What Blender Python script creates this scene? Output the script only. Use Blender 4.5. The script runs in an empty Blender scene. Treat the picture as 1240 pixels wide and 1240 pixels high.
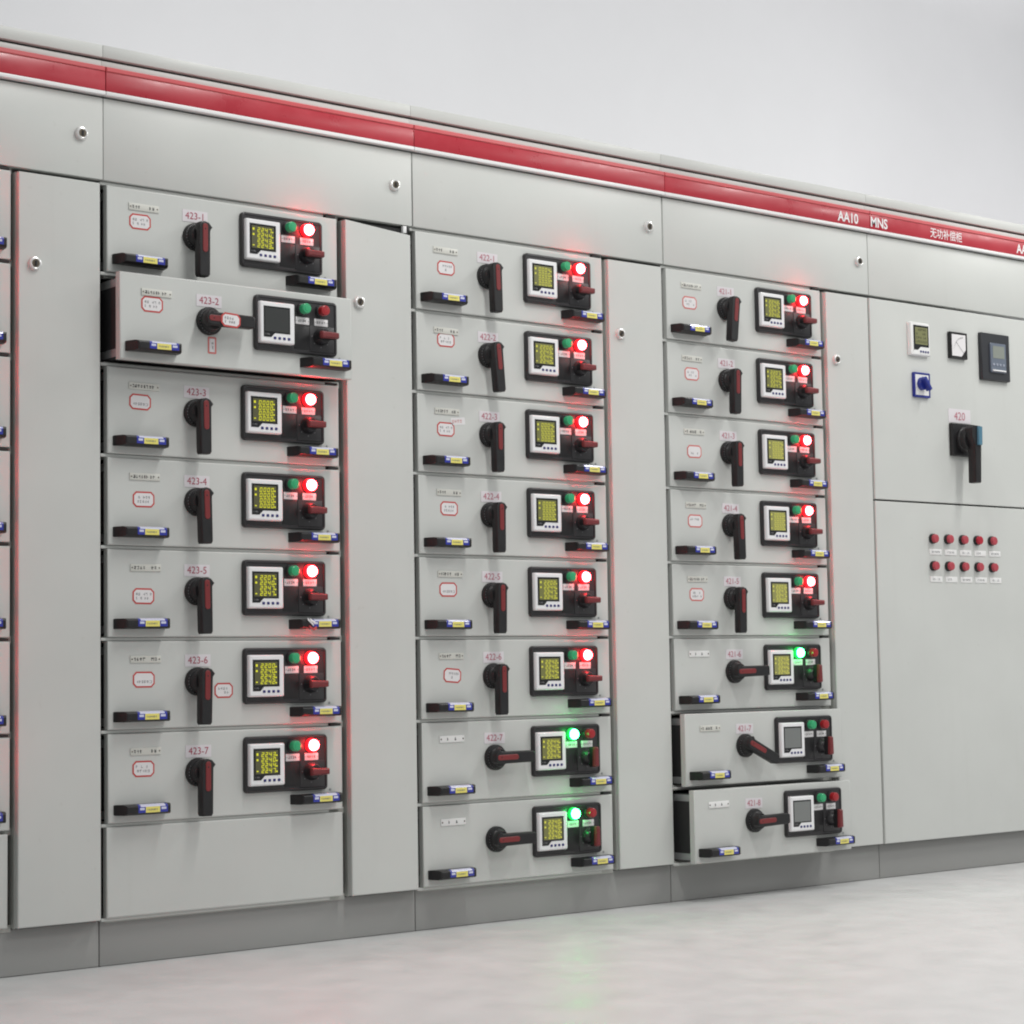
import bpy, bmesh, math, random
from mathutils import Matrix, Vector
random.seed(7)
S = bpy.context.scene
COL = S.collection
Z0 = 1.70            # height of the top edge of the first drawer row above the floor
C = 0.8409           # width of one cabinet
W = 0.6293           # width of a drawer compartment
R = math.radians

# ---------------------------------------------------------------- camera
cam_d = bpy.data.cameras.new('camera')
cam = bpy.data.objects.new('camera', cam_d)
COL.objects.link(cam)
cam_d.sensor_width = 36.0
cam_d.lens = 2534.27 / 1240 * 36.0
cam_d.clip_start = 0.05
cam_d.clip_end = 200
yaw, pitch, roll = 0.68414, 0.07596, -0.01661
fw = Vector((math.sin(yaw) * math.cos(pitch), math.cos(yaw) * math.cos(pitch), math.sin(pitch)))
rt = Vector((math.cos(yaw), -math.sin(yaw), 0))
up = rt.cross(fw)
r2 = rt * math.cos(roll) + up * math.sin(roll)
u2 = -rt * math.sin(roll) + up * math.cos(roll)
M = Matrix((r2, u2, -fw)).transposed().to_4x4()
M.translation = Vector((-2.1708, -4.0642, -1.0836 + Z0))
cam.matrix_world = M
S.camera = cam

# ---------------------------------------------------------------- world, lamps, exposure
wd = bpy.data.worlds.new('World')
S.world = wd
wd.use_nodes = True
bg = wd.node_tree.nodes['Background']
bg.inputs[0].default_value = (0.97, 0.985, 1.0, 1)
bg.inputs[1].default_value = 0.435
S.view_settings.view_transform = 'Standard'
S.view_settings.look = 'None'
S.view_settings.exposure = 0.0
S.view_settings.gamma = 1.0
S.cycles.filter_width = 2.0
S.cycles.use_denoising = True
S.cycles.max_bounces = 8
S.cycles.sample_clamp_indirect = 6.0


def ceiling_or_fill_lamp(x, y, z, sx, sy, power, col=(1.0, 0.99, 0.965)):
    d = bpy.data.lights.new('ceiling_or_fill_lamp', 'AREA')
    d.shape = 'RECTANGLE'
    d.size, d.size_y = sx, sy
    d.energy = power
    d.color = col
    o = bpy.data.objects.new('ceiling_or_fill_lamp', d)
    COL.objects.link(o)
    o.location = (x, y, z)
    return o


# fluorescent fittings over the aisle, running away from the cabinets; added fills after them
ceiling_or_fill_lamp(0.75, -1.35, Z0 + 1.35, 0.16, 1.3, 30)
ceiling_or_fill_lamp(3.35, -1.35, Z0 + 1.35, 0.16, 1.3, 35)
ceiling_or_fill_lamp(5.6, -1.6, Z0 + 1.35, 0.16, 1.3, 34)
ceiling_or_fill_lamp(0.9, -3.6, Z0 + 1.35, 0.16, 1.3, 22)  # added fill light, farther out from the cabinets
ceiling_or_fill_lamp(4.0, -3.6, Z0 + 1.35, 0.16, 1.3, 32)  # second added fill, no fitting known here
ceiling_or_fill_lamp(2.4, 0.30, Z0 + 2.1, 5.0, 0.16, 20)  # unseen light added above the cabinets to brighten the back wall


# ---------------------------------------------------------------- materials
def mat(name, col, rough=0.5, metal=0.0, spec=0.5, bump=0.0, bscale=400, var=0.0, vscale=3.0, coat=0.0):
    m = bpy.data.materials.new(name)
    m.use_nodes = True
    nt = m.node_tree
    b = nt.nodes['Principled BSDF']
    b.inputs['Base Color'].default_value = (*col, 1)
    b.inputs['Roughness'].default_value = rough
    b.inputs['Metallic'].default_value = metal
    b.inputs['Specular IOR Level'].default_value = spec
    b.inputs['Coat Weight'].default_value = coat
    if bump or var:
        g = nt.nodes.new('ShaderNodeNewGeometry')
    if var:
        n = nt.nodes.new('ShaderNodeTexNoise')
        n.inputs['Scale'].default_value = vscale
        n.inputs['Detail'].default_value = 8
        n.inputs['Roughness'].default_value = 0.62
        nt.links.new(g.outputs['Position'], n.inputs['Vector'])
        r = nt.nodes.new('ShaderNodeMapRange')
        r.inputs[1].default_value = 0.3
        r.inputs[2].default_value = 0.7
        r.inputs[3].default_value = 1 - var
        r.inputs[4].default_value = 1 + var
        nt.links.new(n.outputs['Fac'], r.inputs[0])
        mx = nt.nodes.new('ShaderNodeMix')
        mx.data_type = 'RGBA'
        mx.blend_type = 'MULTIPLY'
        mx.inputs[0].default_value = 1
        mx.inputs[6].default_value = (*col, 1)
        nt.links.new(r.outputs[0], mx.inputs[7])
        nt.links.new(mx.outputs[2], b.inputs['Base Color'])
        rr = nt.nodes.new('ShaderNodeMapRange')
        rr.inputs[1].default_value = 0.3
        rr.inputs[2].default_value = 0.7
        rr.inputs[3].default_value = max(rough - 0.1, 0.05)
        rr.inputs[4].default_value = min(rough + 0.1, 1)
        nt.links.new(n.outputs['Fac'], rr.inputs[0])
        nt.links.new(rr.outputs[0], b.inputs['Roughness'])
    if bump:
        n2 = nt.nodes.new('ShaderNodeTexNoise')
        n2.inputs['Scale'].default_value = bscale
        n2.inputs['Detail'].default_value = 3
        nt.links.new(g.outputs['Position'], n2.inputs['Vector'])
        bp = nt.nodes.new('ShaderNodeBump')
        bp.inputs['Strength'].default_value = bump
        bp.inputs['Distance'].default_value = 0.001
        nt.links.new(n2.outputs['Fac'], bp.inputs['Height'])
        nt.links.new(bp.outputs[0], b.inputs['Normal'])
    return m


def emit(name, col, strength, base=(0.02, 0.02, 0.02), rough=0.3):
    m = mat(name, base, rough)
    b = m.node_tree.nodes['Principled BSDF']
    b.inputs['Emission Color'].default_value = (*col, 1)
    b.inputs['Emission Strength'].default_value = strength
    return m


def paint_mat():
    """powder coated light grey steel: orange peel, faint mottling, hand smudges and thin run-down streaks"""
    m = mat('grey_paint', (0.572, 0.585, 0.562), 0.42, 0, 0.4, bump=0.10, bscale=700, var=0.035, vscale=2.2)
    nt = m.node_tree
    b = nt.nodes['Principled BSDF']
    g = nt.nodes.new('ShaderNodeNewGeometry')
    mp = nt.nodes.new('ShaderNodeMapping')
    mp.inputs['Scale'].default_value = (26, 26, 1.6)
    nt.links.new(g.outputs['Position'], mp.inputs[0])
    n = nt.nodes.new('ShaderNodeTexNoise')
    n.inputs['Scale'].default_value = 1.0
    n.inputs['Detail'].default_value = 4
    nt.links.new(mp.outputs[0], n.inputs['Vector'])
    n3 = nt.nodes.new('ShaderNodeTexNoise')
    n3.inputs['Scale'].default_value = 55
    n3.inputs['Detail'].default_value = 2
    nt.links.new(g.outputs['Position'], n3.inputs['Vector'])
    r1 = nt.nodes.new('ShaderNodeMapRange')
    for i, v in ((1, .60), (2, .80), (3, 0.0), (4, 0.05)):
        r1.inputs[i].default_value = v
    nt.links.new(n.outputs['Fac'], r1.inputs[0])
    r3 = nt.nodes.new('ShaderNodeMapRange')
    for i, v in ((1, .70), (2, .82), (3, 0.0), (4, 0.15)):
        r3.inputs[i].default_value = v
    nt.links.new(n3.outputs['Fac'], r3.inputs[0])
    ad = nt.nodes.new('ShaderNodeMath')
    ad.operation = 'ADD'
    nt.links.new(r1.outputs[0], ad.inputs[0])
    nt.links.new(r3.outputs[0], ad.inputs[1])
    mx = nt.nodes.new('ShaderNodeMix')
    mx.data_type = 'RGBA'
    nt.links.new(ad.outputs[0], mx.inputs[0])
    old = b.inputs['Base Color'].links[0].from_socket
    nt.links.new(old, mx.inputs[6])
    nw = nt.nodes.new('ShaderNodeTexNoise')
    nw.inputs['Scale'].default_value = 4.5
    nw.inputs['Detail'].default_value = 1
    nt.links.new(g.outputs['Position'], nw.inputs['Vector'])
    bw_ = nt.nodes.new('ShaderNodeBump')
    bw_.inputs['Strength'].default_value = 0.5
    bw_.inputs['Distance'].default_value = 0.004
    nt.links.new(nw.outputs['Fac'], bw_.inputs['Height'])
    fine = b.inputs['Normal'].links[0].from_node
    nt.links.new(bw_.outputs[0], fine.inputs['Normal'])
    mx.inputs[7].default_value = (0.36, 0.35, 0.31, 1)
    nt.links.new(mx.outputs[2], b.inputs['Base Color'])
    return m


PAINT = paint_mat()
STEEL = mat('galvanised_steel', (0.36, 0.37, 0.37), 0.5, 0.6, var=0.1, vscale=12)
RAIL = mat('rail_paint', (0.45, 0.46, 0.43), 0.5, var=0.08, vscale=9)
DARK = mat('dark_interior', (0.018, 0.018, 0.019), 0.7)
BLACK = mat('black_plastic', (0.014, 0.014, 0.015), 0.42, spec=0.38, bump=0.12, bscale=1500, var=0.12, vscale=25)
BLACKG = mat('gloss_black_plastic', (0.026, 0.025, 0.027), 0.36, bump=0.04, bscale=900)
SILVER = mat('silver_frame', (0.82, 0.82, 0.83), 0.36, 0.0, coat=0.2)
WHITEP = mat('white_plastic', (0.80, 0.80, 0.79), 0.4)
WINDOW = mat('meter_glass', (0.012, 0.013, 0.014), 0.12)
NAVY = mat('blue_key', (0.008, 0.012, 0.14), 0.4)
LCDOFF = mat('lcd_unlit', (0.042, 0.045, 0.044), 0.16)
LCD_SHEEN = mat('lcd_unlit_sheen', (0.19, 0.20, 0.195), 0.2)  # lighter grey stands in for a reflection on the unlit screen
LCDGREY = mat('lcd_grey', (0.24, 0.26, 0.23), 0.2)
LCD_BG = [emit('lcd_back_dim', (0.34, 0.33, 0.10), 0.12, (0.05, 0.05, 0.03)),
          emit('lcd_back_mid', (0.42, 0.42, 0.10), 0.24, (0.06, 0.06, 0.03)),
          emit('lcd_back_bright', (0.48, 0.47, 0.14), 0.40, (0.06, 0.06, 0.03))]
LCD_FG = [emit('lcd_digit_dim', (0.76, 0.75, 0.015), 1.0),
          emit('lcd_digit_mid', (0.68, 0.67, 0.06), 0.95),
          emit('lcd_digit_bright', (0.66, 0.64, 0.10), 0.95)]
GREEN = mat('green_lens', (0.032, 0.38, 0.16), 0.32, coat=0.2)
RED = mat('red_lens', (0.36, 0.012, 0.018), 0.32, coat=0.2)
REDDARK = mat('red_plastic', (0.19, 0.018, 0.02), 0.42)
REDBAR = mat('red_bar', (0.17, 0.02, 0.023), 0.42)
LIT_R = emit('lit_red_core', (1.0, 0.030, 0.036), 90)
LIT_RR = emit('lit_red_rim', (1.0, 0.0015, 0.0028), 20)
HALO_R = emit('red_halo_collar', (1.0, 0.004, 0.010), 2.6)  # added glow, imitates the red halo around a lit lamp
HALO_G = emit('green_halo_collar', (0.004, 1.0, 0.12), 0.9)  # added glow, imitates the green halo
LIT_G = emit('lit_green_core', (0.036, 1.0, 0.18), 46)
LIT_GR = emit('lit_green_rim', (0.002, 1.0, 0.05), 12)
PAPER = mat('white_label', (0.74, 0.725, 0.73), 0.6)
PINKP = mat('number_card', (0.70, 0.665, 0.69), 0.55)
INK = mat('black_ink', (0.03, 0.03, 0.035), 0.6)
INKG = mat('grey_ink', (0.22, 0.22, 0.23), 0.6)
REDINK = mat('red_ink', (0.38, 0.05, 0.09), 0.6)
REDINKP = mat('red_ink_faded', (0.46, 0.12, 0.17), 0.6)
BORDER = mat('sticker_border', (0.52, 0.06, 0.055), 0.55)
BORDERP = mat('sticker_border_faded', (0.62, 0.16, 0.15), 0.55)
PLATE = mat('engraved_plate', (0.62, 0.62, 0.57), 0.4)
BLUE = mat('blue_sticker', (0.025, 0.035, 0.33), 0.25, coat=0.4)
LAV = mat('pale_sticker_highlight', (0.62, 0.64, 0.80), 0.2, coat=0.5)  # pale top fold, also the highlights painted on the blue ends
YEL = mat('yellow_sticker', (0.80, 0.72, 0.18), 0.35)
BLUEP = mat('blue_switch', (0.012, 0.025, 0.24), 0.38)
TEAL = mat('teal_cap', (0.07, 0.19, 0.27), 0.4)
HEADRED = mat('header_red', (0.43, 0.026, 0.042), 0.33, var=0.05, vscale=14)
HEADLIP = mat('header_lip', (0.60, 0.10, 0.11), 0.3)
TRIM = mat('white_trim', (0.80, 0.80, 0.80), 0.35)
CHROME = mat('lock_metal', (0.74, 0.74, 0.73), 0.3, 0.5)
BRASS = mat('lock_core', (0.12, 0.10, 0.075), 0.45, 0.5)
FLOOR = mat('floor_epoxy', (0.60, 0.605, 0.60), 0.42, bump=0.02, bscale=200, var=0.04, vscale=9)
WALL = mat('wall_plaster', (0.86, 0.86, 0.885), 0.85, bump=0.15, bscale=160, var=0.02, vscale=2)


# ---------------------------------------------------------------- mesh helpers
class MB:
    def __init__(self):
        self.v, self.f, self.m, self.mats = [], [], [], []

    def mi(self, m):
        if m not in self.mats:
            self.mats.append(m)
        return self.mats.index(m)

    def add(self, verts, faces, m):
        o = len(self.v)
        self.v += [tuple(q) for q in verts]
        k = self.mi(m)
        for f in faces:
            self.f.append(tuple(i + o for i in f))
            self.m.append(k)

    def box(self, x0, x1, y0, y1, z0, z1, m, c=0.0):
        """box with bevelled edges"""
        if c <= 0:
            v = [(x, y, z) for x in (x0, x1) for y in (y0, y1) for z in (z0, z1)]
            self.add(v, [(0, 1, 3, 2), (4, 6, 7, 5), (0, 4, 5, 1), (2, 3, 7, 6), (0, 2, 6, 4), (1, 5, 7, 3)], m)
            return
        bm = bmesh.new()
        bmesh.ops.create_cube(bm, size=1)
        for q in bm.verts:
            q.co = ((x0 + x1) / 2 + q.co.x * (x1 - x0), (y0 + y1) / 2 + q.co.y * (y1 - y0), (z0 + z1) / 2 + q.co.z * (z1 - z0))
        bmesh.ops.bevel(bm, geom=list(bm.edges), offset=c, segments=2, profile=0.5, affect='EDGES')
        bm.verts.index_update()
        self.add([q.co[:] for q in bm.verts], [[q.index for q in f.verts] for f in bm.faces], m)
        bm.free()

    def loft(self, outline, steps, m, mtop=None, close_back=True):
        """outline: convex (x,z) polygon, counter-clockwise seen from -y; steps: (inset, y) loops"""
        n = len(outline)
        loops = []
        for ins, y in steps:
            loops.append([(x, y, z) for x, z in inset(outline, ins)])
        v = [q for l in loops for q in l]
        f = []
        for k in range(len(steps) - 1):
            for i in range(n):
                j = (i + 1) % n
                f.append((k * n + i, k * n + j, (k + 1) * n + j, (k + 1) * n + i))
        if close_back:
            f.append(tuple(reversed(range(n))))
        self.add(v, f, m)
        self.add(loops[-1], [tuple(range(n))], mtop or m)

    def flat(self, outline, y, m):
        self.add([(x, y, z) for x, z in outline], [tuple(range(len(outline)))], m)

    def lathe(self, cx, cz, prof, m, n=28, cap=None):
        """profile (radius, y) going out from the panel, around the axis y"""
        v, f = [], []
        for r, y in prof:
            for i in range(n):
                a = 2 * math.pi * i / n
                v.append((cx + r * math.cos(a), y, cz + r * math.sin(a)))
        for k in range(len(prof) - 1):
            for i in range(n):
                j = (i + 1) % n
                f.append((k * n + i, k * n + j, (k + 1) * n + j, (k + 1) * n + i))
        self.add(v, f, m)
        l = v[-n:]
        self.add(l, [tuple(range(n))], cap or m)

    def mesh(self, name, smooth=35):
        me = bpy.data.meshes.new(name)
        me.from_pydata(self.v, [], self.f)
        for m in self.mats:
            me.materials.append(m)
        for p, k in zip(me.polygons, self.m):
            p.material_index = k
            p.use_smooth = True
        me.update()
        bm = bmesh.new()
        bm.from_mesh(me)
        bmesh.ops.recalc_face_normals(bm, faces=list(bm.faces)) if not getattr(self, 'open', False) else None
        bm.to_mesh(me)
        bm.free()
        me.set_sharp_from_angle(angle=R(smooth))
        return me


def inset(poly, d):
    if d == 0:
        return list(poly)
    n = len(poly)
    out = []
    for i in range(n):
        x0, z0 = poly[i - 1]
        x1, z1 = poly[i]
        x2, z2 = poly[(i + 1) % n]
        a = math.hypot(x1 - x0, z1 - z0)
        b = math.hypot(x2 - x1, z2 - z1)
        n1 = (-(z1 - z0) / a, (x1 - x0) / a)
        n2 = (-(z2 - z1) / b, (x2 - x1) / b)
        k = 1 + n1[0] * n2[0] + n1[1] * n2[1]
        out.append((x1 + d * (n1[0] + n2[0]) / k, z1 + d * (n1[1] + n2[1]) / k))
    return out


def rrect(x0, x1, z0, z1, r, n=5):
    p = []
    for cx, cz, a0 in ((x1 - r, z0 + r, -90), (x1 - r, z1 - r, 0), (x0 + r, z1 - r, 90), (x0 + r, z0 + r, 180)):
        for i in range(n):
            a = R(a0 + 90 * i / (n - 1))
            p.append((cx + r * math.cos(a), cz + r * math.sin(a)))
    return p


def rect(x0, x1, z0, z1):
    return [(x0, z0), (x1, z0), (x1, z1), (x0, z1)]


def link(name, me, parent=None, loc=(0, 0, 0), rot=(0, 0, 0), label=None):
    o = bpy.data.objects.new(name, me)
    COL.objects.link(o)
    o.parent = parent
    o.location = loc
    o.rotation_euler = rot
    if label:
        o['label'] = label
    return o


def empty(name, loc, label, cat, group=None):
    o = bpy.data.objects.new(name, None)
    o.empty_display_size = 0.05
    COL.objects.link(o)
    o.location = loc
    o['label'] = label
    o['category'] = cat
    if group:
        o['group'] = group
    return o


def text_mesh(body, size, m, sx=1.0, align='CENTER', bold=0.0):
    cu = bpy.data.curves.new('text', 'FONT')
    cu.body = body
    cu.size = size
    cu.align_x = align
    cu.align_y = 'CENTER'
    cu.offset = bold
    cu.resolution_u = 3
    o = bpy.data.objects.new('text', cu)
    COL.objects.link(o)
    dg = bpy.context.evaluated_depsgraph_get()
    me = bpy.data.meshes.new_from_object(o.evaluated_get(dg))
    bpy.data.objects.remove(o)
    bpy.data.curves.remove(cu)
    for v in me.vertices:
        x, y, z = v.co
        v.co = (x * sx, 0.0, y)
    me.materials.clear()
    me.materials.append(m)
    me.update()
    return me


def glyphs(mb, x0, x1, zc, h, y, m, rng, fill=0.85, t=0.0011):
    """a row of small print too small to read: short strokes, no letters"""
    x = x0
    while x < x1 - h * 0.5:
        w = h * rng.uniform(0.55, 0.95)
        if rng.random() < fill:
            for _ in range(rng.choice((2, 3, 3))):
                zz = zc + rng.uniform(-.5, .5) * (h - t)
                mb.flat(rect(x, x + w * rng.uniform(.6, 1), zz - t / 2, zz + t / 2), y, m)
            for _ in range(rng.choice((1, 2))):
                xx = x + rng.uniform(0, w - t)
                mb.flat(rect(xx, xx + t, zc - h / 2, zc + h / 2), y - 0.00005, m)
        x += w + h * 0.22


# ---------------------------------------------------------------- the setting
b = MB(); b.add([(-30, -30, 0), (30, -30, 0), (30, 30, 0), (-30, 30, 0)], [(0, 1, 2, 3)], FLOOR)
o = link('floor', b.mesh('floor')); o['kind'] = 'structure'
b = MB(); b.box(-30, 30, 0.86, 1.0, 0.0, 4.0, WALL)
o = link('back_wall', b.mesh('back_wall')); o['kind'] = 'structure'

# ---------------------------------------------------------------- shared drawer meshes
# drawer coordinates: x from the left edge of its compartment, y = 0 front plane (out is -y),
# z up from the bottom line of its compartment (0.2 m high)
H = 0.2


def zd(d):
    return H - d


ME = {}
b = MB(); b.loft(rect(0.0100, 0.619, 0.0043, 0.1957), [(0, 0.016), (0, -0.0), (0.0012, -0.0014), (0.003, -0.002)], PAINT)
ME['front_panel'] = b.mesh('front_panel')
PY = -0.002   # front face of the panel
b = MB()
b.box(0.014, 0.600, 0.0165, 0.30, 0.010, 0.186, DARK, 0.002)
b.box(0.0135, 0.020, 0.017, 0.26, 0.012, 0.030, STEEL, 0.001)
b.box(0.0135, 0.020, 0.017, 0.26, 0.166, 0.184, STEEL, 0.001)
ME['drawer_body'] = b.mesh('drawer_body')
b = MB(); b.box(0.588, 0.616, -0.0005, 0.012, 0.1972, 0.2022, DARK)  # black strip in the gap imitates the shade of a recess
ME['slot_shade'] = b.mesh('slot_shade')
b = MB(); b.lathe(0.584, zd(0.149), [(0.0028, PY), (0.0026, PY - .0012), (0.001, PY - .0016)], STEEL, 10)
ME['screw'] = b.mesh('screw')
# rotary operating handle ------------------------------------------------
HX, HZ = 0.2305, zd(0.0945)
b = MB()
b.lathe(0, 0, [(.0315, PY), (.0315, -.011), (.0300, -.0135), (.0262, -.0145), (.0255, -.0155), (.0250, -.0200), (.0225, -.0225), (.0215, -.0290), (.0200, -.0310)], BLACK, 40)
for i in range(9):
    a = R(150 + i * 14)
    b.box(.0283 * math.cos(a) - .0006, .0283 * math.cos(a) + .0006, -.0150, -.0136, .0283 * math.sin(a) - .0006, .0283 * math.sin(a) + .0006, INKG)
ME['rotary_handle'] = b.mesh('rotary_handle')
lev = [(-.0140, -.0900), (-.0115, -.0955), (.0105, -.0955), (.0140, -.0900), (.0150, .004), (.0152, .0100), (.0205, .0170), (.0120, .0270), (.0020, .0300), (-.0090, .0285), (-.0148, .0200)]
b = MB(); b.loft(lev, [(0, -.027), (0, -.045), (.0012, -.0468), (.0030, -.0475)], BLACK)
ME['lever'] = b.mesh('lever')
b = MB(); b.loft(rrect(-.0058, .0072, -.0410, .0245, .0062, 6), [(0, -.0470), (.0, -.0482), (.001, -.0488)], REDDARK)
b.lathe(.0007, .012, [(.0018, -.0488), (.0012, -.0492)], BLACK, 10)
ME['lever_insert'] = b.mesh('lever_insert')
# pull grip ----------------------------------------------------------------
b = MB()
GL, GH = 0.128, 0.0225
lo = []
for x0, x1, z0, z1, y in ((0, GL, .001, GH - .001, PY), (.001, GL - .001, 0, GH, -.006), (.010, GL - .006, 0, GH, -.030), (.013, GL - .008, .003, GH - .002, -.037), (.016, GL - .010, .0045, GH - .005, -.0385)):
    lo.append([(x0, y, z0), (x1, y, z0), (x1, y, z1), (x0, y, z1)])
v = [q for l in lo for q in l]
f = [(k * 4 + i, k * 4 + (i + 1) % 4, k * 4 + 4 + (i + 1) % 4, k * 4 + 4 + i) for k in range(4) for i in range(4)] + [(16, 17, 18, 19)]
b.add(v, f, BLACK)
b.lathe(0.034, .0115, [(.001, -.02), (.0008, -.021)], BLACK, 6)
ME['pull_grip'] = b.mesh('pull_grip', 25)
b = MB()
gx0, gx1 = .040, .112
yf = -.0389
b.open = True
b.flat(rect(gx0, gx0 + .018, .0046, GH - .0052), yf, BLUE)
b.flat(rect(gx0 + .018, gx1 - .019, .0046, GH - .0052), yf, YEL)
b.flat(rect(gx1 - .019, gx1, .0046, GH - .0052), yf, BLUE)
# the strip folds back over the top bevel of the grip
for xa, xb, m in ((gx0, gx0 + .006, BLUE), (gx0 + .006, gx1 - .006, LAV), (gx1 - .006, gx1, BLUE)):
    b.add([(xa, yf, GH - .0052), (xb, yf, GH - .0052), (xb, -.0374, GH - .0018), (xa, -.0374, GH - .0018)], [(0, 1, 2, 3)], m)
    b.add([(xa, -.0374, GH - .0018), (xb, -.0374, GH - .0018), (xb, -.0300, GH + .0004), (xa, -.0300, GH + .0004)], [(0, 1, 2, 3)], m)
b.flat(rect(gx0 + .004, gx0 + .015, .0105, .0155), yf - .0002, LAV)  # highlight painted as a pale patch on the blue end
b.flat(rect(gx1 - .016, gx1 - .004, .0105, .0155), yf - .0002, LAV)  # matching painted highlight at the other end
rg = random.Random(3)
glyphs(b, gx0 + .022, gx1 - .023, .0108, .004, yf - .0003, INKG, rg, 1, .0006)
ME['grip_sticker'] = b.mesh('grip_sticker')
# control panel --------------------------------------------------------------
BX0, BX1, BZ0, BZ1 = .348, .5705, zd(.1480), zd(.0212)
b = MB()
b.loft(rrect(BX0, BX1, BZ0, BZ1, .0095, 6), [(0, PY), (0, -.0105), (.0012, -.0128), (.0025, -.0134), (.0058, -.0134), (.0068, -.0112)], BLACKG)
ME['control_panel'] = b.mesh('control_panel')
BY = -.0112
b = MB(); b.box(.4520, .4925, BY - .0012, BY + .001, zd(.1375), zd(.0825), BLACK, .0006)
ME['blank_cover'] = b.mesh('blank_cover')
b = MB(); b.box(.4945, .5625, BY - .0014, BY + .001, zd(.1410), zd(.0805), BLACKG, .0007)
SX, SZ = .5250, zd(.1050)
for a in (180, 222, 270, 318):
    x, z = SX + .0245 * math.cos(R(a)), SZ + .0245 * math.sin(R(a))
    b.lathe(x, z, [(.0014, BY - .0014), (.0012, BY - .0018)], INKG, 8)
ME['switch_plate'] = b.mesh('switch_plate')
b = MB(); b.lathe(0, 0, [(.0205, BY - .001), (.0200, -.0205), (.0185, -.0230), (.0165, -.0300), (.0145, -.0318)], BLACKG, 28)
ME['selector_switch'] = b.mesh('selector_switch')
b = MB(); b.loft([(-.022, -.0090), (.0250, -.0076), (.0268, -.006), (.0268, .006), (.0250, .0076), (-.022, .0090), (-.0245, .005), (-.0245, -.005)], [(0, -.030), (.0006, -.0440)], BLACK)
b.loft([(-.022, -.0087), (.0247, -.0073), (.0264, -.0057), (.0264, .0057), (.0247, .0073), (-.022, .0087), (-.0242, .0048), (-.0242, -.0048)], [(0, -.0441), (.0002, -.0475), (.0014, -.0510), (.0034, -.0530), (.0045, -.0533)], REDBAR)
ME['switch_bar'] = b.mesh('switch_bar')
# digital meter ----------------------------------------------------------------
MX0, MX1, MZ0, MZ1 = .3535, .4470, zd(.1320), zd(.0372)
b = MB(); b.loft(rrect(MX0, MX1, MZ0, MZ1, .0035, 4), [(0, BY), (0, -.0195), (.0010, -.0220), (.0024, -.0232), (.0040, -.0235)], SILVER)
ME['meter'] = b.mesh('meter')
MY = -.0235
wx0, wx1, wz0, wz1 = MX0 + .0090, MX1 - .0135, zd(.1090), zd(.0480)
wpoly = [(wx0, wz0 - .0100), (wx0 + .020, wz0 - .0100), (wx0 + .0300, wz0), (wx1, wz0), (wx1, wz1), (wx0, wz1)]
b = MB(); b.open = True
b.flat(wpoly, MY - .0006, WINDOW)
for i in range(len(wpoly)):
    (xa, za), (xb, zb) = wpoly[i], wpoly[(i + 1) % len(wpoly)]
    b.add([(xa, MY + .0002, za), (xb, MY + .0002, zb), (xb, MY - .0006, zb), (xa, MY - .0006, za)], [(0, 1, 2, 3)], WINDOW)
glyphs(b, wx0 + .004, wx0 + .018, wz0 - .0035, .0035, MY - .0008, INKG, rg, 1, .0005)
ME['meter_window'] = b.mesh('meter_window')
lx0, lx1, lz0, lz1 = wx0 + .0050, wx1 - .0058, wz0 + .0040, wz1 - .0050
for nm, m in (('dim', LCD_BG[0]), ('mid', LCD_BG[1]), ('bright', LCD_BG[2]), ('off', LCDOFF), ('off_pale', LCD_SHEEN)):
    b = MB(); b.open = True
    b.flat(rect(lx0, lx1, lz0, lz1) if not nm.startswith('off') else rect(lx0 - .002, lx1 + .002, lz0 - .001, lz1 + .001), MY - .0010, m)
    ME['lcd_' + nm] = b.mesh('lcd_screen')
b = MB(); b.box(-.0034, .0034, MY - .0014, MY + .0005, -.0030, .0030, NAVY, .0008)
ME['meter_key'] = b.mesh('meter_key')
SEG = {'0': 'abcdef', '1': 'bc', '2': 'abged', '3': 'abgcd', '4': 'fgbc', '5': 'afgcd', '6': 'afgedc', '7': 'abc', '8': 'abcdefg', '9': 'abcdfg'}


def digits_mesh(rows, m):
    b = MB(); b.open = True
    y = MY - .0014
    dw, dh, t = .0066, .0098, .0014
    for r, s in enumerate(rows):
        zb = lz1 - .0016 - (r + 1) * .0121
        for c, ch in enumerate(s):
            x = lx0 + .0150 + c * .0102
            sh = lambda z: (z - zb) * .16

            def q(xa, xb, za, zb_):
                b.add([(xa + sh(za), y, za), (xb + sh(za), y, za), (xb + sh(zb_), y, zb_), (xa + sh(zb_), y, zb_)], [(0, 1, 2, 3)], m)
            for g in SEG[ch]:
                if g == 'a': q(x, x + dw, zb + dh - t, zb + dh)
                if g == 'd': q(x, x + dw, zb, zb + t)
                if g == 'g': q(x, x + dw, zb + dh / 2 - t / 2, zb + dh / 2 + t / 2)
                if g == 'f': q(x, x + t, zb + dh / 2, zb + dh)
                if g == 'e': q(x, x + t, zb, zb + dh / 2)
                if g == 'b': q(x + dw - t, x + dw, zb + dh / 2, zb + dh)
                if g == 'c': q(x + dw - t, x + dw, zb, zb + dh / 2)
        if r != 2:
            b.flat(rect(lx0 + .0025, lx0 + .0072, zb + .003, zb + .0085 - r * .001), y, m)
        b.flat(rect(lx1 - .0062, lx1 - .0022, zb + .001, zb + .004), y, m)
    return b.mesh('meter_digits')


# indicator lamps ------------------------------------------------------------------
b = MB(); b.lathe(0, 0, [(.0148, BY + .001), (.0148, -.0165), (.0138, -.0185), (.0126, -.0190), (.0126, -.0195)], BLACKG, 28)
ME['indicator_lamp'] = b.mesh('indicator_lamp')


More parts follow.
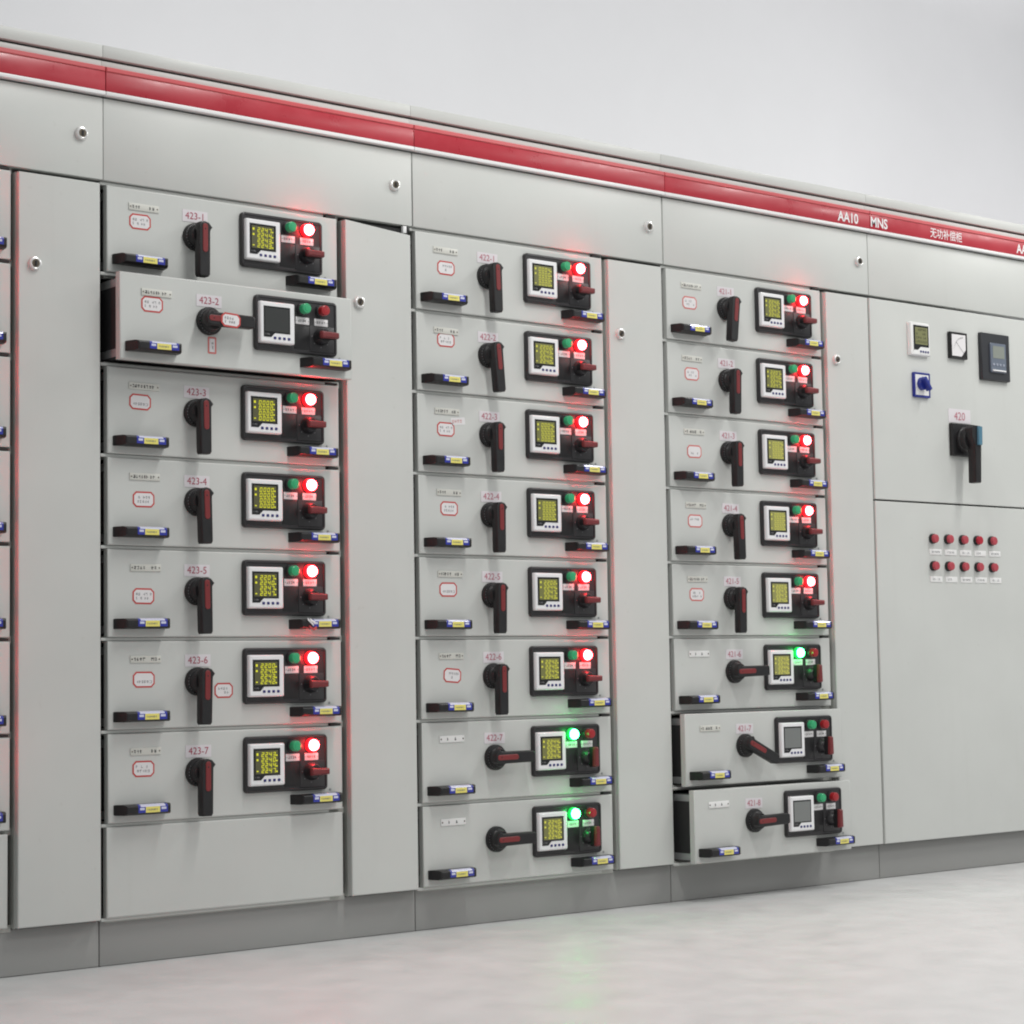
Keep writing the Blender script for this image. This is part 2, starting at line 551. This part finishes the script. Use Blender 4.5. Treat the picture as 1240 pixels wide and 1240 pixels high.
def lit_base(m):
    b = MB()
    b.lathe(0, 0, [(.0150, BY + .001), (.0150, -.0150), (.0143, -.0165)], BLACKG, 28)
    b.lathe(0, 0, [(.0162, BY + .0005), (.0162, -.0150), (.0156, -.0180), (.0130, -.0195)], m, 28)  # added glowing collar, shaped as the halo round the lens
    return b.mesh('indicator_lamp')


ME['lamp_lit_red'] = lit_base(HALO_R)
ME['lamp_lit_green'] = lit_base(HALO_G)


def lens(core, rim):
    b = MB()
    b.lathe(0, 0, [(.0120, -.0185), (.0120, -.0310), (.0112, -.0330), (.0098, -.0338)] if core is rim else [(.0130, -.0185), (.0130, -.0222)], rim, 28, core)
    if core is rim:
        b.lathe(0, 0, [(.0066, -.0336), (.0064, -.0346), (.0048, -.0348)], rim, 20, core)
    else:
        b.lathe(0, 0, [(.0129, -.0218), (.0128, -.0250), (.0112, -.0288), (.0075, -.0308), (.0030, -.0316)], core, 24, core)
    return b.mesh('lamp_lens')


ME['lens_green'] = lens(GREEN, GREEN)
ME['lens_red'] = lens(RED, RED)
ME['lens_red_lit'] = lens(LIT_R, LIT_RR)
ME['lens_green_lit'] = lens(LIT_G, LIT_GR)
for k in range(3):
    b = MB(); b.box(-.0185, .0185, BY - .0016, BY + .001, -.0082, .0082, PAPER, .0004)
    glyphs(b, -.0125, .0125, 0, .0060, BY - .0018, INK, rg, 1, .0008)
    b.lathe(-.0160, 0, [(.0012, BY - .0016), (.001, BY - .0020)], INKG, 8)
    b.lathe(.0160, 0, [(.0012, BY - .0016), (.001, BY - .0020)], INKG, 8)
    ME['lamp_tag%d' % k] = b.mesh('lamp_tag')
# plates and stickers -----------------------------------------------------------------
for k in range(8):
    b = MB(); b.box(-.0375, .0375, PY - .0022, PY + .0005, -.0078, .0078, PLATE, .0005)
    rk = random.Random(50 + k)
    glyphs(b, -.0295, .004 + rk.uniform(-.004, .006), 0, .0072, PY - .0024, INK, rk, .97, .0011)
    glyphs(b, .013, .0295, 0, .0072, PY - .0024, INK, rk, .8, .0011)
    for x in (-.0335, .0335):
        b.lathe(x, 0, [(.0018, PY - .0021), (.0015, PY - .0028)], BRASS, 10)
    ME['name_plate%d' % k] = b.mesh('name_plate')
b = MB(); b.box(-.0375, .0375, PY - .0022, PY + .0005, -.0082, .0082, WHITEP, .0005)
for x in (-.012, .011):
    glyphs(b, x - .0035, x + .0036, 0, .0072, PY - .0024, INK, rg, 1, .0013)
for x in (-.0335, .0335):
    b.lathe(x, 0, [(.0022, PY - .0021), (.0018, PY - .0028)], BRASS, 10)
ME['name_plate_spare'] = b.mesh('name_plate')


def sticker_mesh(w, h, border, seed, lines=2, bw=.0036, cut=.008):
    b = MB(); b.open = True
    o_ = [(-w / 2 + cut, -h / 2), (w / 2 - cut, -h / 2), (w / 2, -h / 2 + cut), (w / 2, h / 2 - cut), (w / 2 - cut, h / 2), (-w / 2 + cut, h / 2), (-w / 2, h / 2 - cut), (-w / 2, -h / 2 + cut)]
    b.flat(o_, -.0004, border)
    b.flat(inset(o_, bw), -.0007, PAPER)
    rk = random.Random(seed)
    n = lines
    for i in range(n):
        z = (h - 2 * bw) * ((i + 1) / (n + 1) - .5)
        if rk.random() < .9:
            glyphs(b, -w / 2 + bw + .004 + rk.uniform(0, .004), w / 2 - bw - .003 - rk.uniform(0, .005), -z, .0062, -.0009, INKG, rk, .75, .0008)
    return b.mesh('warning_sticker')


for k in range(5):
    ME['stk%d' % k] = sticker_mesh(.054, .035, BORDER, 90 + k)
    ME['stkp%d' % k] = sticker_mesh(.054, .035, BORDERP, 120 + k)
b = MB(); b.box(-.0325, .0325, PY - .0008, PY + .0003, -.0135, .0135, PINKP)
ME['number_label'] = b.mesh('number_label')

# ---------------------------------------------------------------- drawers
DIG = {0: ['0000', '0000', '0000', '0000'], 1: ['2247', '2242', '2247', '2240'], 2: ['2204', '2247', '2240', '2247'], 3: ['0004', '0000', '0000', '0000']}
DM = {}


def digits(rowset, tone):
    if (rowset, tone) not in DM:
        rows = DIG[rowset[0]]
        rq = random.Random(rowset[1] * 17 + rowset[2] * 5)
        if rowset[0] in (1, 2):
            rows = [q[:3] + rq.choice('02347') for q in rows]
        DM[(rowset, tone)] = digits_mesh(rows, LCD_FG[tone])
    return DM[(rowset, tone)]


def make_drawer(col, row, label, number=None, state='on', lever=0.0, pull=0.0, sticker=(.096, .088, 0), plate='text',
                faded=False, tone=0, rowset=1, right_only=False):
    rk = random.Random(col * 31 + row * 7)
    t = empty('withdrawable_unit', ((col - 1) * C + (.004 if col == 0 else 0), -pull - rk.uniform(0, .0012), Z0 - H * (row + 1)), label, 'switchgear unit', 'withdrawable units stacked in the switchgear cabinets')
    link('front_panel', ME['front_panel'], t)
    link('drawer_body', ME['drawer_body'], t)
    if pull == 0:
        link('slot_shade', ME['slot_shade'], t)
    link('screw', ME['screw'], t)
    j = lambda a: rk.uniform(-a, a)
    for gx in ((.0225, .4735) if not right_only else (.4735,)):
        g = link('pull_grip', ME['pull_grip'], t, (gx + j(.0008), 0, zd(.1790) + j(.0006)), (0, R(j(.4)), 0))
        link('grip_sticker', ME['grip_sticker'], g, (j(.001), 0, 0))
    link('control_panel', ME['control_panel'], t)
    link('blank_cover', ME['blank_cover'], t)
    mt = link('meter', ME['meter'], t)
    link('meter_window', ME['meter_window'], mt)
    if state == 'dead':
        link('meter_screen', ME['lcd_off' if col == 1 else 'lcd_off_pale'], mt)
    else:
        link('meter_screen', ME[('lcd_dim', 'lcd_mid', 'lcd_bright')[tone]], mt)
        link('meter_digits', digits((rowset, col, row), tone), mt)
    for k in range(4):
        link('meter_key', ME['meter_key'], mt, (wx0 + .0300 + k * .0125, 0, zd(.1200)))
    for nm, x in (('green', .4740), ('red', .5255)):
        lit = (state == 'on' and nm == 'red') or (state == 'off' and nm == 'green')
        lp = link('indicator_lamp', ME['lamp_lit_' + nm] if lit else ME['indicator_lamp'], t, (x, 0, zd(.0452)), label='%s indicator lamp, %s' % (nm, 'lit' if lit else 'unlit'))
        link('lamp_lens', ME['lens_%s%s' % (nm, '_lit' if lit else '')], lp)
        link('lamp_tag', ME['lamp_tag%d' % rk.randrange(3)], t, (x + .0005, 0, zd(.0715)), (0, R(j(.8)), 0))
    link('switch_plate', ME['switch_plate'], t)
    sw = link('selector_switch', ME['selector_switch'], t, (SX, 0, SZ), (0, R(0 if state == 'on' or number == '423-2' else -90), 0))
    link('switch_bar', ME['switch_bar'], sw)
    if not right_only:
        hd = link('rotary_handle', ME['rotary_handle'], t, (HX, 0, HZ))
        lever += j(1.6)
        lv = link('lever', ME['lever'], hd, (0, 0, 0), (0, R(lever), 0))
        li = link('lever_insert', ME['lever_insert'], hd, (0, 0, 0), (0, R(lever), 0))
        if plate == 'text':
            link('name_plate', ME['name_plate%d' % rk.randrange(8)], t, (.1005 + j(.0015), 0, zd(.0440)), (0, R(j(.5)), 0))
        else:
            link('name_plate', ME['name_plate_spare'], t, (.1005 + j(.0015), 0, zd(.0450)), (0, R(j(.5)), 0))
        if sticker:
            link('warning_sticker', ME[('stkp%d' if faded else 'stk%d') % rk.randrange(5)], t, (sticker[0], PY, zd(sticker[1])), (0, R(sticker[2] + j(.6)), 0))
        if number is None:
            return t
        n = link('number_label', ME['number_label'], t, (.2328 + j(.0015), 0, zd(.0480) + j(.001)), (0, R(j(.8)), 0))
        if number:
            link('number_text', text_mesh(number, .0225, REDINK if col == 1 else REDINKP, .98), n, (0, PY - .0012, 0))
    return t


# left-hand column, cut by the edge of the picture
ordn = ['topmost', 'second from the top', 'third from the top', 'fourth from the top', 'fifth from the top', 'sixth from the top', 'seventh from the top', 'lowest']
for r in range(7):
    make_drawer(0, r, 'grey drawer cut off by the left picture edge, %s of its column' % (ordn[r] if r < 6 else 'lowest'), None)
# column 423
stk = {0: (.0914, .0765), 1: (.089, .070), 2: (.0900, .0788), 3: (.0975, .0939), 4: (.0967, .1063), 5: (.0971, .0884), 6: (.0954, .0818)}
for r in range(7):
    n = '423-%d' % (r + 1)
    if r == 1:
        d = make_drawer(1, r, 'pulled-out drawer numbered 423-2, lamps off, dark meter, sticker on its sideways handle', n, 'dead', -90, .056, (*stk[r], 0))
        lev_sticker = sticker_mesh(.050, .032, BORDER, 7, 2, .004)
        link('warning_sticker', lev_sticker, d, (HX + .030, -.0491, HZ - .001), (0, R(3), 0), 'white red-bordered sticker stuck across the lever')
        small = sticker_mesh(.022, .038, BORDERP, 9, 2, .004, .002)
        link('warning_sticker', small, d, (.2400, PY, zd(.1475)), (0, 0, 0), 'small upright sticker below the handle')
    else:
        lab = {0: 'closed drawer numbered 423-1 with red lamp lit, just above the pulled-out drawer',
               2: 'closed drawer numbered 423-3 with red lamp lit, just below the pulled-out drawer',
               3: 'closed drawer numbered 423-4 with red lamp lit and red-framed sticker',
               4: 'closed drawer numbered 423-5 with red lamp lit and torn tape on its right grip',
               5: 'closed drawer numbered 423-6 with a second red-framed sticker beside its black lever',
               6: 'closed drawer numbered 423-7 with red lamp lit, lowest of the 423 column'}[r]
        d = make_drawer(1, r, lab, n, 'on', 0, 0, (*stk[r], (0, 0, 2, 0, 0, 0, 0)[r]), tone=0, rowset=(1, 0, 0, 0, 2, 2, 1)[r])
        if r == 5:
            link('warning_sticker', sticker_mesh(.048, .034, BORDER, 11), d, (.2990, PY, zd(.1155)))
        if r == 4:
            b = MB()
            for k, (xa, za, xb, zb_, m) in enumerate(((.497, .050, .512, .036, PAPER), (.503, .049, .517, .041, PAPER), (.500, .033, .512, .026, RED), (.512, .026, .520, .031, BORDER), (.492, .026, .503, .021, BORDERP))):
                b.add([(xa, -.0405 - k * .0008, za - .003), (xb, -.0425, zb_ - .003), (xb, -.0410, zb_ + .003), (xa, -.0395 - k * .0008, za + .003)], [(0, 1, 2, 3)], m)
                b.add([(xa, -.0400 - k * .0008, za - .003), (xb, -.0420, zb_ - .003), (xb, -.0405, zb_ + .003), (xa, -.0390 - k * .0008, za + .003)], [(3, 2, 1, 0)], m)
            b.open = True
            link('torn_tape', b.mesh('torn_tape'), d, (.004, 0, -.006))
# column 422
stk = {0: (.1021, .0869), 1: (.0989, .0666), 2: (.0950, .0882), 3: (.1017, .0834), 4: (.0956, .0820), 5: (.1045, .0914)}
for r in range(8):
    n = '422-%d' % (r + 1)
    if r < 6:
        lab = ['closed drawer numbered 422-1 with red lamp lit, topmost of the middle column',
               'closed drawer numbered 422-2 with red lamp lit, second in the middle column',
               'closed drawer numbered 422-3 with a faint torn label beside its red-framed sticker',
               'closed drawer numbered 422-4 with red lamp lit, below drawer 422-3',
               'closed drawer numbered 422-5 with red lamp lit, below drawer 422-4',
               'closed drawer numbered 422-6 with red lamp lit and tilted red-framed sticker'][r]
        d = make_drawer(2, r, lab, n, 'on', (0, -5, -1, -1, 0, 0)[r], 0, (*stk[r], 5 if r == 5 else 0), tone=1, rowset=(3, 2, 3, 0, 2, 1)[r])
        if r == 2:
            b = MB(); b.open = True
            b.flat(rect(-.022, .022, -.009, .009), -.0004, PAPER)
            glyphs(b, -.018, .018, 0, .008, -.0007, BORDERP, rg, .8, .0008)
            link('torn_label', b.mesh('torn_label'), d, (.1330, PY, zd(.0660)), (0, R(-6), 0))
    elif r == 6:
        make_drawer(2, r, 'drawer numbered 422-7 with green lamp lit, its black lever turned sideways', n, 'off', -90, 0, None, 'spare', tone=1, rowset=1)
    else:
        make_drawer(2, r, 'drawer at the bottom edge of the middle column with its green lamp lit', None, 'off', -90, 0, None, 'spare', tone=1, rowset=1)
# column 421
stk = {0: (.0954, .0910), 1: (.0986, .0859), 2: (.1011, .0979), 3: (.0981, .0867), 4: (.0979, .0855)}
for r in range(8):
    n = '421-%d' % (r + 1)
    if r < 5:
        lab = ['closed drawer numbered 421-1 with red lamp lit, topmost of the right drawer column',
               'closed drawer numbered 421-2 with red lamp lit, below drawer 421-1',
               'closed drawer numbered 421-3 with red lamp lit, below drawer 421-2',
               'closed drawer numbered 421-4 with red lamp lit, below drawer 421-3',
               'closed drawer numbered 421-5 with red lamp lit, just above the green-lit drawer 421-6'][r]
        make_drawer(3, r, lab, n, 'on', (5, 0, -1, 0, 0)[r], 0, (*stk[r], 0), faded=True, tone=2 if r > 1 else 1, rowset=(1, 2, 3, 0, 2)[r])
    elif r == 5:
        make_drawer(3, r, 'drawer numbered 421-6 with green lamp lit, its lever turned sideways', n, 'off', -90, 0, None, 'spare', tone=2, rowset=1)
    elif r == 6:
        make_drawer(3, r, 'slightly pulled-out drawer numbered 421-7, lamps off, lever slanting down to the right', n, 'dead', -64, .034, None, 'text')
    else:
        make_drawer(3, r, 'pulled-out drawer numbered 421-8 with dark meter, lowest of the right column', n, 'dead', -90, .062, None, 'spare')


# ---------------------------------------------------------------- cabinets
def lock_mesh():
    b = MB()
    b.lathe(0, 0, [(.0150, 0), (.0150, -.003), (.0135, -.0075), (.0105, -.0085), (.0092, -.0080)], CHROME, 28)
    b.lathe(0, 0, [(.0090, -.0050), (.0090, -.0084)], BRASS, 24)
    b.box(-.0022, .0022, -.0105, -.0080, -.0052, .0052, DARK)
    return b.mesh('lock')


LOCK = lock_mesh()
DOORY = -0.013       # cable doors stand a little proud of the drawers


def strip(t, x0, x1, texts):
    """red header strip with a white lower trim on the front of the cabinet top"""
    b = MB()
    b.box(x0, x1, -.0160, .006, .2010, .2440, HEADRED, .0012)
    h = link('header_strip', b.mesh('header_strip'), t)
    b = MB()
    b.loft([(x0, .2445), (x1, .2445), (x1, .2560), (x0, .2560)], [(0, .006), (0, -.0150), (.002, -.0175)], HEADLIP)
    link('strip_lip', b.mesh('strip_lip'), h)
    b = MB()
    b.box(x0, x1, -.0175, .006, .1920, .2005, TRIM, .001)
    link('strip_trim', b.mesh('strip_trim'), h)
    for s, x, al, size in texts:
        link('strip_text', text_mesh(s, size, TRIM, .92, al, .0009 if s.isascii() else .0002), h, (x, -.0164, .2215))


def cabinet(col, label, seam=0.0015, cable_top=(-.005, -.005), texts=(), door=True, blanks=(), width=C):
    x0 = 0.0
    t = empty('switchgear_cabinet', ((col - 1) * C - (.011 if col == 4 else 0), 0, Z0), label, 'switchgear cabinet', 'grey switchgear cabinets standing in a row')
    b = MB()
    # carcass: back, left wall of the drawer bay, divider between drawers and cable bay, plinth, roof
    b.box(0.0005, width - .0005, .30, .76, -1.60, .27, DARK)
    b.box(-.0035, .0005, .0165, .299, -1.60, -.004, STEEL)
    if door:
        b.box(W + .006, W + .010, .004, .299, -1.60, -.004, RAIL)
        b.box(W + .012, width - .006, .006, .02, -1.60, -.002, DARK)
        for r in range(0, 9):
            z = -H * r
            b.box(-.0030, .585, .0050, .0160, z - .0034, z + .0034, PAINT, .0008)
            b.box(.0125, W + .0055, .0172, .034, z - .0075, z + .0075, RAIL, .001)
    else:
        b.box(.006, width - .006, .006, .02, -1.60, -.002, DARK)
    link('carcass', b.mesh('carcass'), t)
    b = MB(); b.box(.001, width - .001, .020, .72, -1.699, -1.602, mat('plinth_paint', (.33, .33, .32), .5), .002)
    link('plinth', b.mesh('plinth'), t)
    b = MB(); b.box(seam / 2, width - seam / 2, -.004, .10, .0055, .1880, PAINT, .0014)
    u = link('upper_panel', b.mesh('upper_panel'), t)
    link('lock', LOCK, u, (.787, -.004, .100))
    b = MB()
    b.box(0, width, .004, .76, .2570, .2740, PAINT, .001)
    b.box(0, width, .010, .76, .2745, .2790, DARK)
    b.box(0, width, -.003, .78, .2795, .3080, PAINT, .002)
    b.box(0, width, .008, .76, .1885, .2569, DARK)
    link('roof', b.mesh('roof'), t)
    strip(t, .0008, width - .0008, texts)
    if door:
        dx0, dx1 = W + .0070, width - .0125
        dy = DOORY if col < 2 else DOORY + .004
        b = MB()
        b.loft([(dx0, -1.598), (dx1, -1.598), (dx1, cable_top[1]), (dx0, cable_top[0])], [(0, .005), (0, dy + .002), (.0012, dy + .0004), (.0025, dy)], PAINT)
        d = link('cable_door', b.mesh('cable_door'), t)
        link('lock', LOCK, d, (.672, dy, -.2010), (0, R(20 * col), 0))
    for r in blanks:
        b = MB(); b.loft(rect(.007, .619, -H * (r + 1) + .0035, -H * r - .0035), [(0, .016), (0, 0), (.0012, -.0014), (.003, -.002)], PAINT)
        link('blank_panel', b.mesh('blank_panel'), t)
    return t


cabinet(0, 'grey switchgear cabinet cut off by the left picture edge', blanks=(7,))
c1 = cabinet(1, 'grey switchgear cabinet holding the 423 drawers, gap above its cable door', cable_top=(-.004, -.020), blanks=(7,))
b = MB()
b.box(.812, .822, -.006, .004, -.014, .003, TRIM, .001)
b.box(.824, .832, -.002, .006, -.010, .004, BLACK, .001)
link('door_latch', b.mesh('door_latch'), c1)
cabinet(2, 'grey switchgear cabinet holding the 422 drawers, in the middle', seam=.006)
cabinet(3, 'grey switchgear cabinet holding the 421 drawers, marked AA10 on its red strip', seam=.004, width=C - .011,
        texts=[('AA10', C - .062, 'RIGHT', .041)])
t = cabinet(4, 'grey switchgear cabinet with meters, a black isolator handle and ten red buttons', door=False, texts=[('MNS', -.0015 + .004, 'LEFT', .041), ('无功补偿柜', .350, 'CENTER', .033), ('AA11', C - .058, 'RIGHT', .041)])
XC = 3 * C - .011


def door_panel(z0, z1, name):
    b = MB()
    b.loft(rect(-.0085, C - .011, z0, z1), [(0, .005), (0, DOORY + .002), (.0012, DOORY + .0004), (.0025, DOORY)], PAINT)
    return link(name, b.mesh(name), t)


door_panel(-.5990, -.005, 'upper_door')
door_panel(-1.598, -.6040, 'lower_door')
DY = DOORY


def P(px, depth):
    """helper in plain numbers: x of a front-plane coordinate moved out by depth along the view"""
    x, z = px
    return (x - (x + 2.1708) / 4.0642 * depth - XC, z - (z + 1.0836) / 4.0642 * depth)


# white digital meter
x0, z1 = P((2.684, -.0575), .013); x1, z0 = P((2.7905, -.156), .025)
b = MB(); b.loft(rrect(x0, x1, z0, z1, .004, 4), [(0, DY), (0, -.020), (.003, -.0245), (.005, -.025)], WHITEP)
m1 = link('meter', b.mesh('meter'), t)
w, h = x1 - x0, z1 - z0
wp = [(x0 + .15 * w, z0 + .17 * h), (x0 + .36 * w, z0 + .17 * h), (x0 + .5 * w, z0 + .27 * h), (x1 - .09 * w, z0 + .27 * h), (x1 - .09 * w, z1 - .09 * h), (x0 + .15 * w, z1 - .09 * h)]
b = MB(); b.open = True; b.flat(wp, -.0255, WINDOW)
link('meter_window', b.mesh('meter_window'), m1)
b = MB(); b.open = True
b.flat(rect(x0 + .23 * w, x1 - .15 * w, z0 + .34 * h, z1 - .15 * h), -.0259, emit('lcd_olive', (.3, .3, .1), .42, (.08, .085, .05)))
link('meter_screen', b.mesh('meter_screen'), m1)
b = MB(); b.open = True
rk = random.Random(4)
for i in range(4):
    zc = z0 + h * (.42 + .12 * i)
    glyphs(b, x0 + .28 * w, x1 - .2 * w, zc, .0075, -.0263, mat('lcd_segment', (.05, .05, .03), .5), rk, .9, .0012)
link('meter_digits', b.mesh('meter_digits'), m1)
for i in range(4):
    b = MB(); cx = x0 + w * (.5 + .12 * i)
    b.box(cx - .003, cx + .003, -.0267, -.0245, z0 + .10 * h, z0 + .16 * h, NAVY, .0006)
    link('meter_key', b.mesh('meter_key'), m1)
# analogue ammeter
x0, z1 = P((2.871, -.071), .013); x1, z0 = P((2.966, -.1495), .025)
w, h = x1 - x0, z1 - z0
b = MB(); b.loft(rect(x0, x1, z0, z1), [(0, DY), (0, -.023), (.0012, -.025), (.0045, -.025), (.0055, -.0235)], BLACK)
m2 = link('analogue_meter', b.mesh('analogue_meter'), t)
b = MB(); b.open = True
b.flat([(x0 + .09 * w, z0 + .09 * h), (x0 + .66 * w, z0 + .09 * h), (x1 - .09 * w, z0 + .36 * h), (x1 - .09 * w, z1 - .09 * h), (x0 + .09 * w, z1 - .09 * h)], -.0240, PAPER)
link('dial_face', b.mesh('dial_face'), m2)
b = MB(); b.open = True
cx, cz = x1 - .22 * w, z0 + .22 * h
for i in range(13):
    a = R(95 + i * 6.6)
    for r0, r1, tw in ((.56, .62, .012),):
        xa, za, xb, zb_ = cx + r0 * w * math.cos(a), cz + r0 * h * math.sin(a), cx + r1 * w * math.cos(a), cz + r1 * h * math.sin(a)
        if xa > x0 + .1 * w:
            b.add([(xa - tw * w, -.0243, za), (xa + tw * w, -.0243, za), (xb + tw * w, -.0243, zb_), (xb - tw * w, -.0243, zb_)], [(0, 1, 2, 3)], INK)
a = R(138)
dx, dz = -math.sin(a) * .0006, math.cos(a) * .0006
xb, zb_ = cx + .6 * w * math.cos(a), cz + .6 * h * math.sin(a)
b.add([(cx - dx, -.0246, cz - dz), (xb - dx, -.0246, zb_ - dz), (xb + dx, -.0246, zb_ + dz), (cx + dx, -.0246, cz + dz)], [(0, 1, 2, 3)], INK)
link('needle', b.mesh('needle'), m2)
# dark power factor controller
x0, z1 = P((3.0185, -.060), .013); x1, z0 = P((3.174, -.205), .026)
w, h = x1 - x0, z1 - z0
b = MB(); b.loft(rrect(x0, x1, z0, z1, .003, 3), [(0, DY), (0, -.023), (.0015, -.0255), (.0026, -.0262)], mat('charcoal_plastic', (.022, .024, .029), .4))
m3 = link('controller', b.mesh('controller'), t)
b = MB(); b.loft(rrect(x0 + .27 * w, x1 - .18 * w, z0 + .17 * h, z1 - .21 * h, .004, 4), [(0, -.026), (0, -.030), (.002, -.0315)], mat('slate_blue', (.13, .155, .20), .35))
link('controller_face', b.mesh('controller_face'), m3)
b = MB(); b.open = True
b.flat(rect(x0 + .34 * w, x1 - .25 * w, z0 + .47 * h, z1 - .27 * h), -.0322, LCDGREY)
link('controller_screen', b.mesh('controller_screen'), m3)
for i in range(4):
    b = MB(); cx = x0 + w * (.36 + .115 * i)
    b.box(cx - .0045, cx + .0045, -.0335, -.031, z0 + .31 * h, z0 + .36 * h, mat('key_grey', (.30, .33, .40), .4), .001)
    link('controller_key', b.mesh('controller_key'), m3)
b = MB(); b.box(x0 + .31 * w, x1 - .22 * w, -.0345, -.031, z0 + .195 * h, z0 + .225 * h, TRIM, .001)
link('controller_bar', b.mesh('controller_bar'), m3)
# blue selector switch
x0, z1 = P((2.699, -.2085), .013); x1, z0 = P((2.784, -.2820), .022)
w, h = x1 - x0, z1 - z0
b = MB(); b.loft(rrect(x0, x1, z0, z1, .003, 3), [(0, DY), (0, -.020), (.001, -.022), (.005, -.022), (.006, -.0205)], BLUEP)
m4 = link('selector_switch', b.mesh('selector_switch'), t)
b = MB(); b.flat(rect(x0 + .09 * w, x1 - .09 * w, z0 + .09 * h, z1 - .09 * h), -.0210, WHITEP); b.open = True
link('switch_plate', b.mesh('switch_plate'), m4)
cx, cz = P((2.7500, -.2405), .026)
cx -= .002
b = MB()
b.lathe(cx, cz, [(.0195, -.021), (.0190, -.030), (.0165, -.033)], BLUEP, 28)
link('switch_knob', b.mesh('switch_knob'), m4)
b = MB(); b.loft([(-.020, -.0065), (.0245, -.0055), (.0245, .0055), (-.020, .0065)], [(0, -.031), (.0005, -.047), (.002, -.049)], BLUEP)
link('switch_bar', b.mesh('switch_bar'), m4, (cx, 0, cz), (0, R(52), 0))
# isolator handle and its number card
x0, z1 = P((2.8635, -.3070), .013); x1, z0 = P((2.9690, -.3490), .014)
b = MB(); b.box(x0, x1, DY - .001, DY + .0005, z0, z1, PINKP)
m5 = link('number_label', b.mesh('number_label'), t)
link('number_text', text_mesh('420', .035, REDINKP, 1.0), m5, ((x0 + x1) / 2, DY - .0014, (z0 + z1) / 2 - .002))
x0, z1 = P((2.8650, -.3530), .013); x1, z0 = P((2.990, -.4500), .025)
b = MB(); b.loft(rect(x0, x1, z0, z1), [(0, DY), (0, -.024), (.002, -.026)], BLACK)
m6 = link('isolator_handle', b.mesh('isolator_handle'), t)
cx, cz = (x0 + x1) / 2, (z0 + z1) / 2
b = MB(); b.lathe(cx, cz, [(.040, -.025), (.039, -.034), (.036, -.037), (.034, -.052), (.032, -.054)], BLACK, 36)
link('handle_hub', b.mesh('handle_hub'), m6)
b = MB(); b.loft([(-.0130, -.130), (-.0110, -.134), (.0110, -.134), (.0130, -.130), (.0160, .034), (.010, .040), (-.020, .040), (-.030, .030), (-.030, .005), (-.0140, -.020)], [(0, -.048), (0, -.073), (.0015, -.076)], BLACK)
link('lever', b.mesh('lever'), m6, (cx + .004, 0, cz), (0, R(2), 0))
b = MB(); b.loft(rrect(-.006, .0125, -.020, .038, .003, 3), [(0, -.0755), (.0, -.080), (.002, -.083)], TEAL)
link('lever_cap', b.mesh('lever_cap'), m6, (cx + .004, 0, cz), (0, R(2), 0))
# ten red buttons with tags
BTN = MB(); BTN.lathe(0, 0, [(.0150, DY), (.0150, -.020), (.0142, -.0225)], BLACK, 24); BTN = BTN.mesh('push_button')
CAPR = mat('button_red', (.42, .055, .075), .4); CAPD = mat('button_deep_red', (.40, .012, .03), .35)
CAPS = []
for m in (CAPR, CAPD):
    b = MB(); b.lathe(0, 0, [(.0128, -.022), (.0128, -.0290), (.0118, -.0308), (.0095, -.0315)], m, 24); CAPS.append(b.mesh('button_cap'))
TAGS = []
for k in range(4):
    b = MB(); b.box(-.0275, .0275, DY - .0018, DY + .0005, -.0085, .0085, WHITEP, .0005)
    glyphs(b, -.018, .018, 0, .0065, DY - .0020, INKG, random.Random(70 + k), .8, .0009)
    TAGS.append(b.mesh('button_tag'))
for r, zz in enumerate((-.7065, -.7885)):
    for k in range(5):
        x, z = P((2.7865 + .0700 * k, zz), .028)
        bt = link('push_button', BTN, t, (x, 0, z))
        link('button_cap', CAPS[1 if (r, k) == (0, 3) else 0], bt)
        x, z = P((2.7830 + .0705 * k, zz - .0405), .014)
        link('button_tag', TAGS[(k + r * 2) % 4], t, (x, 0, z))
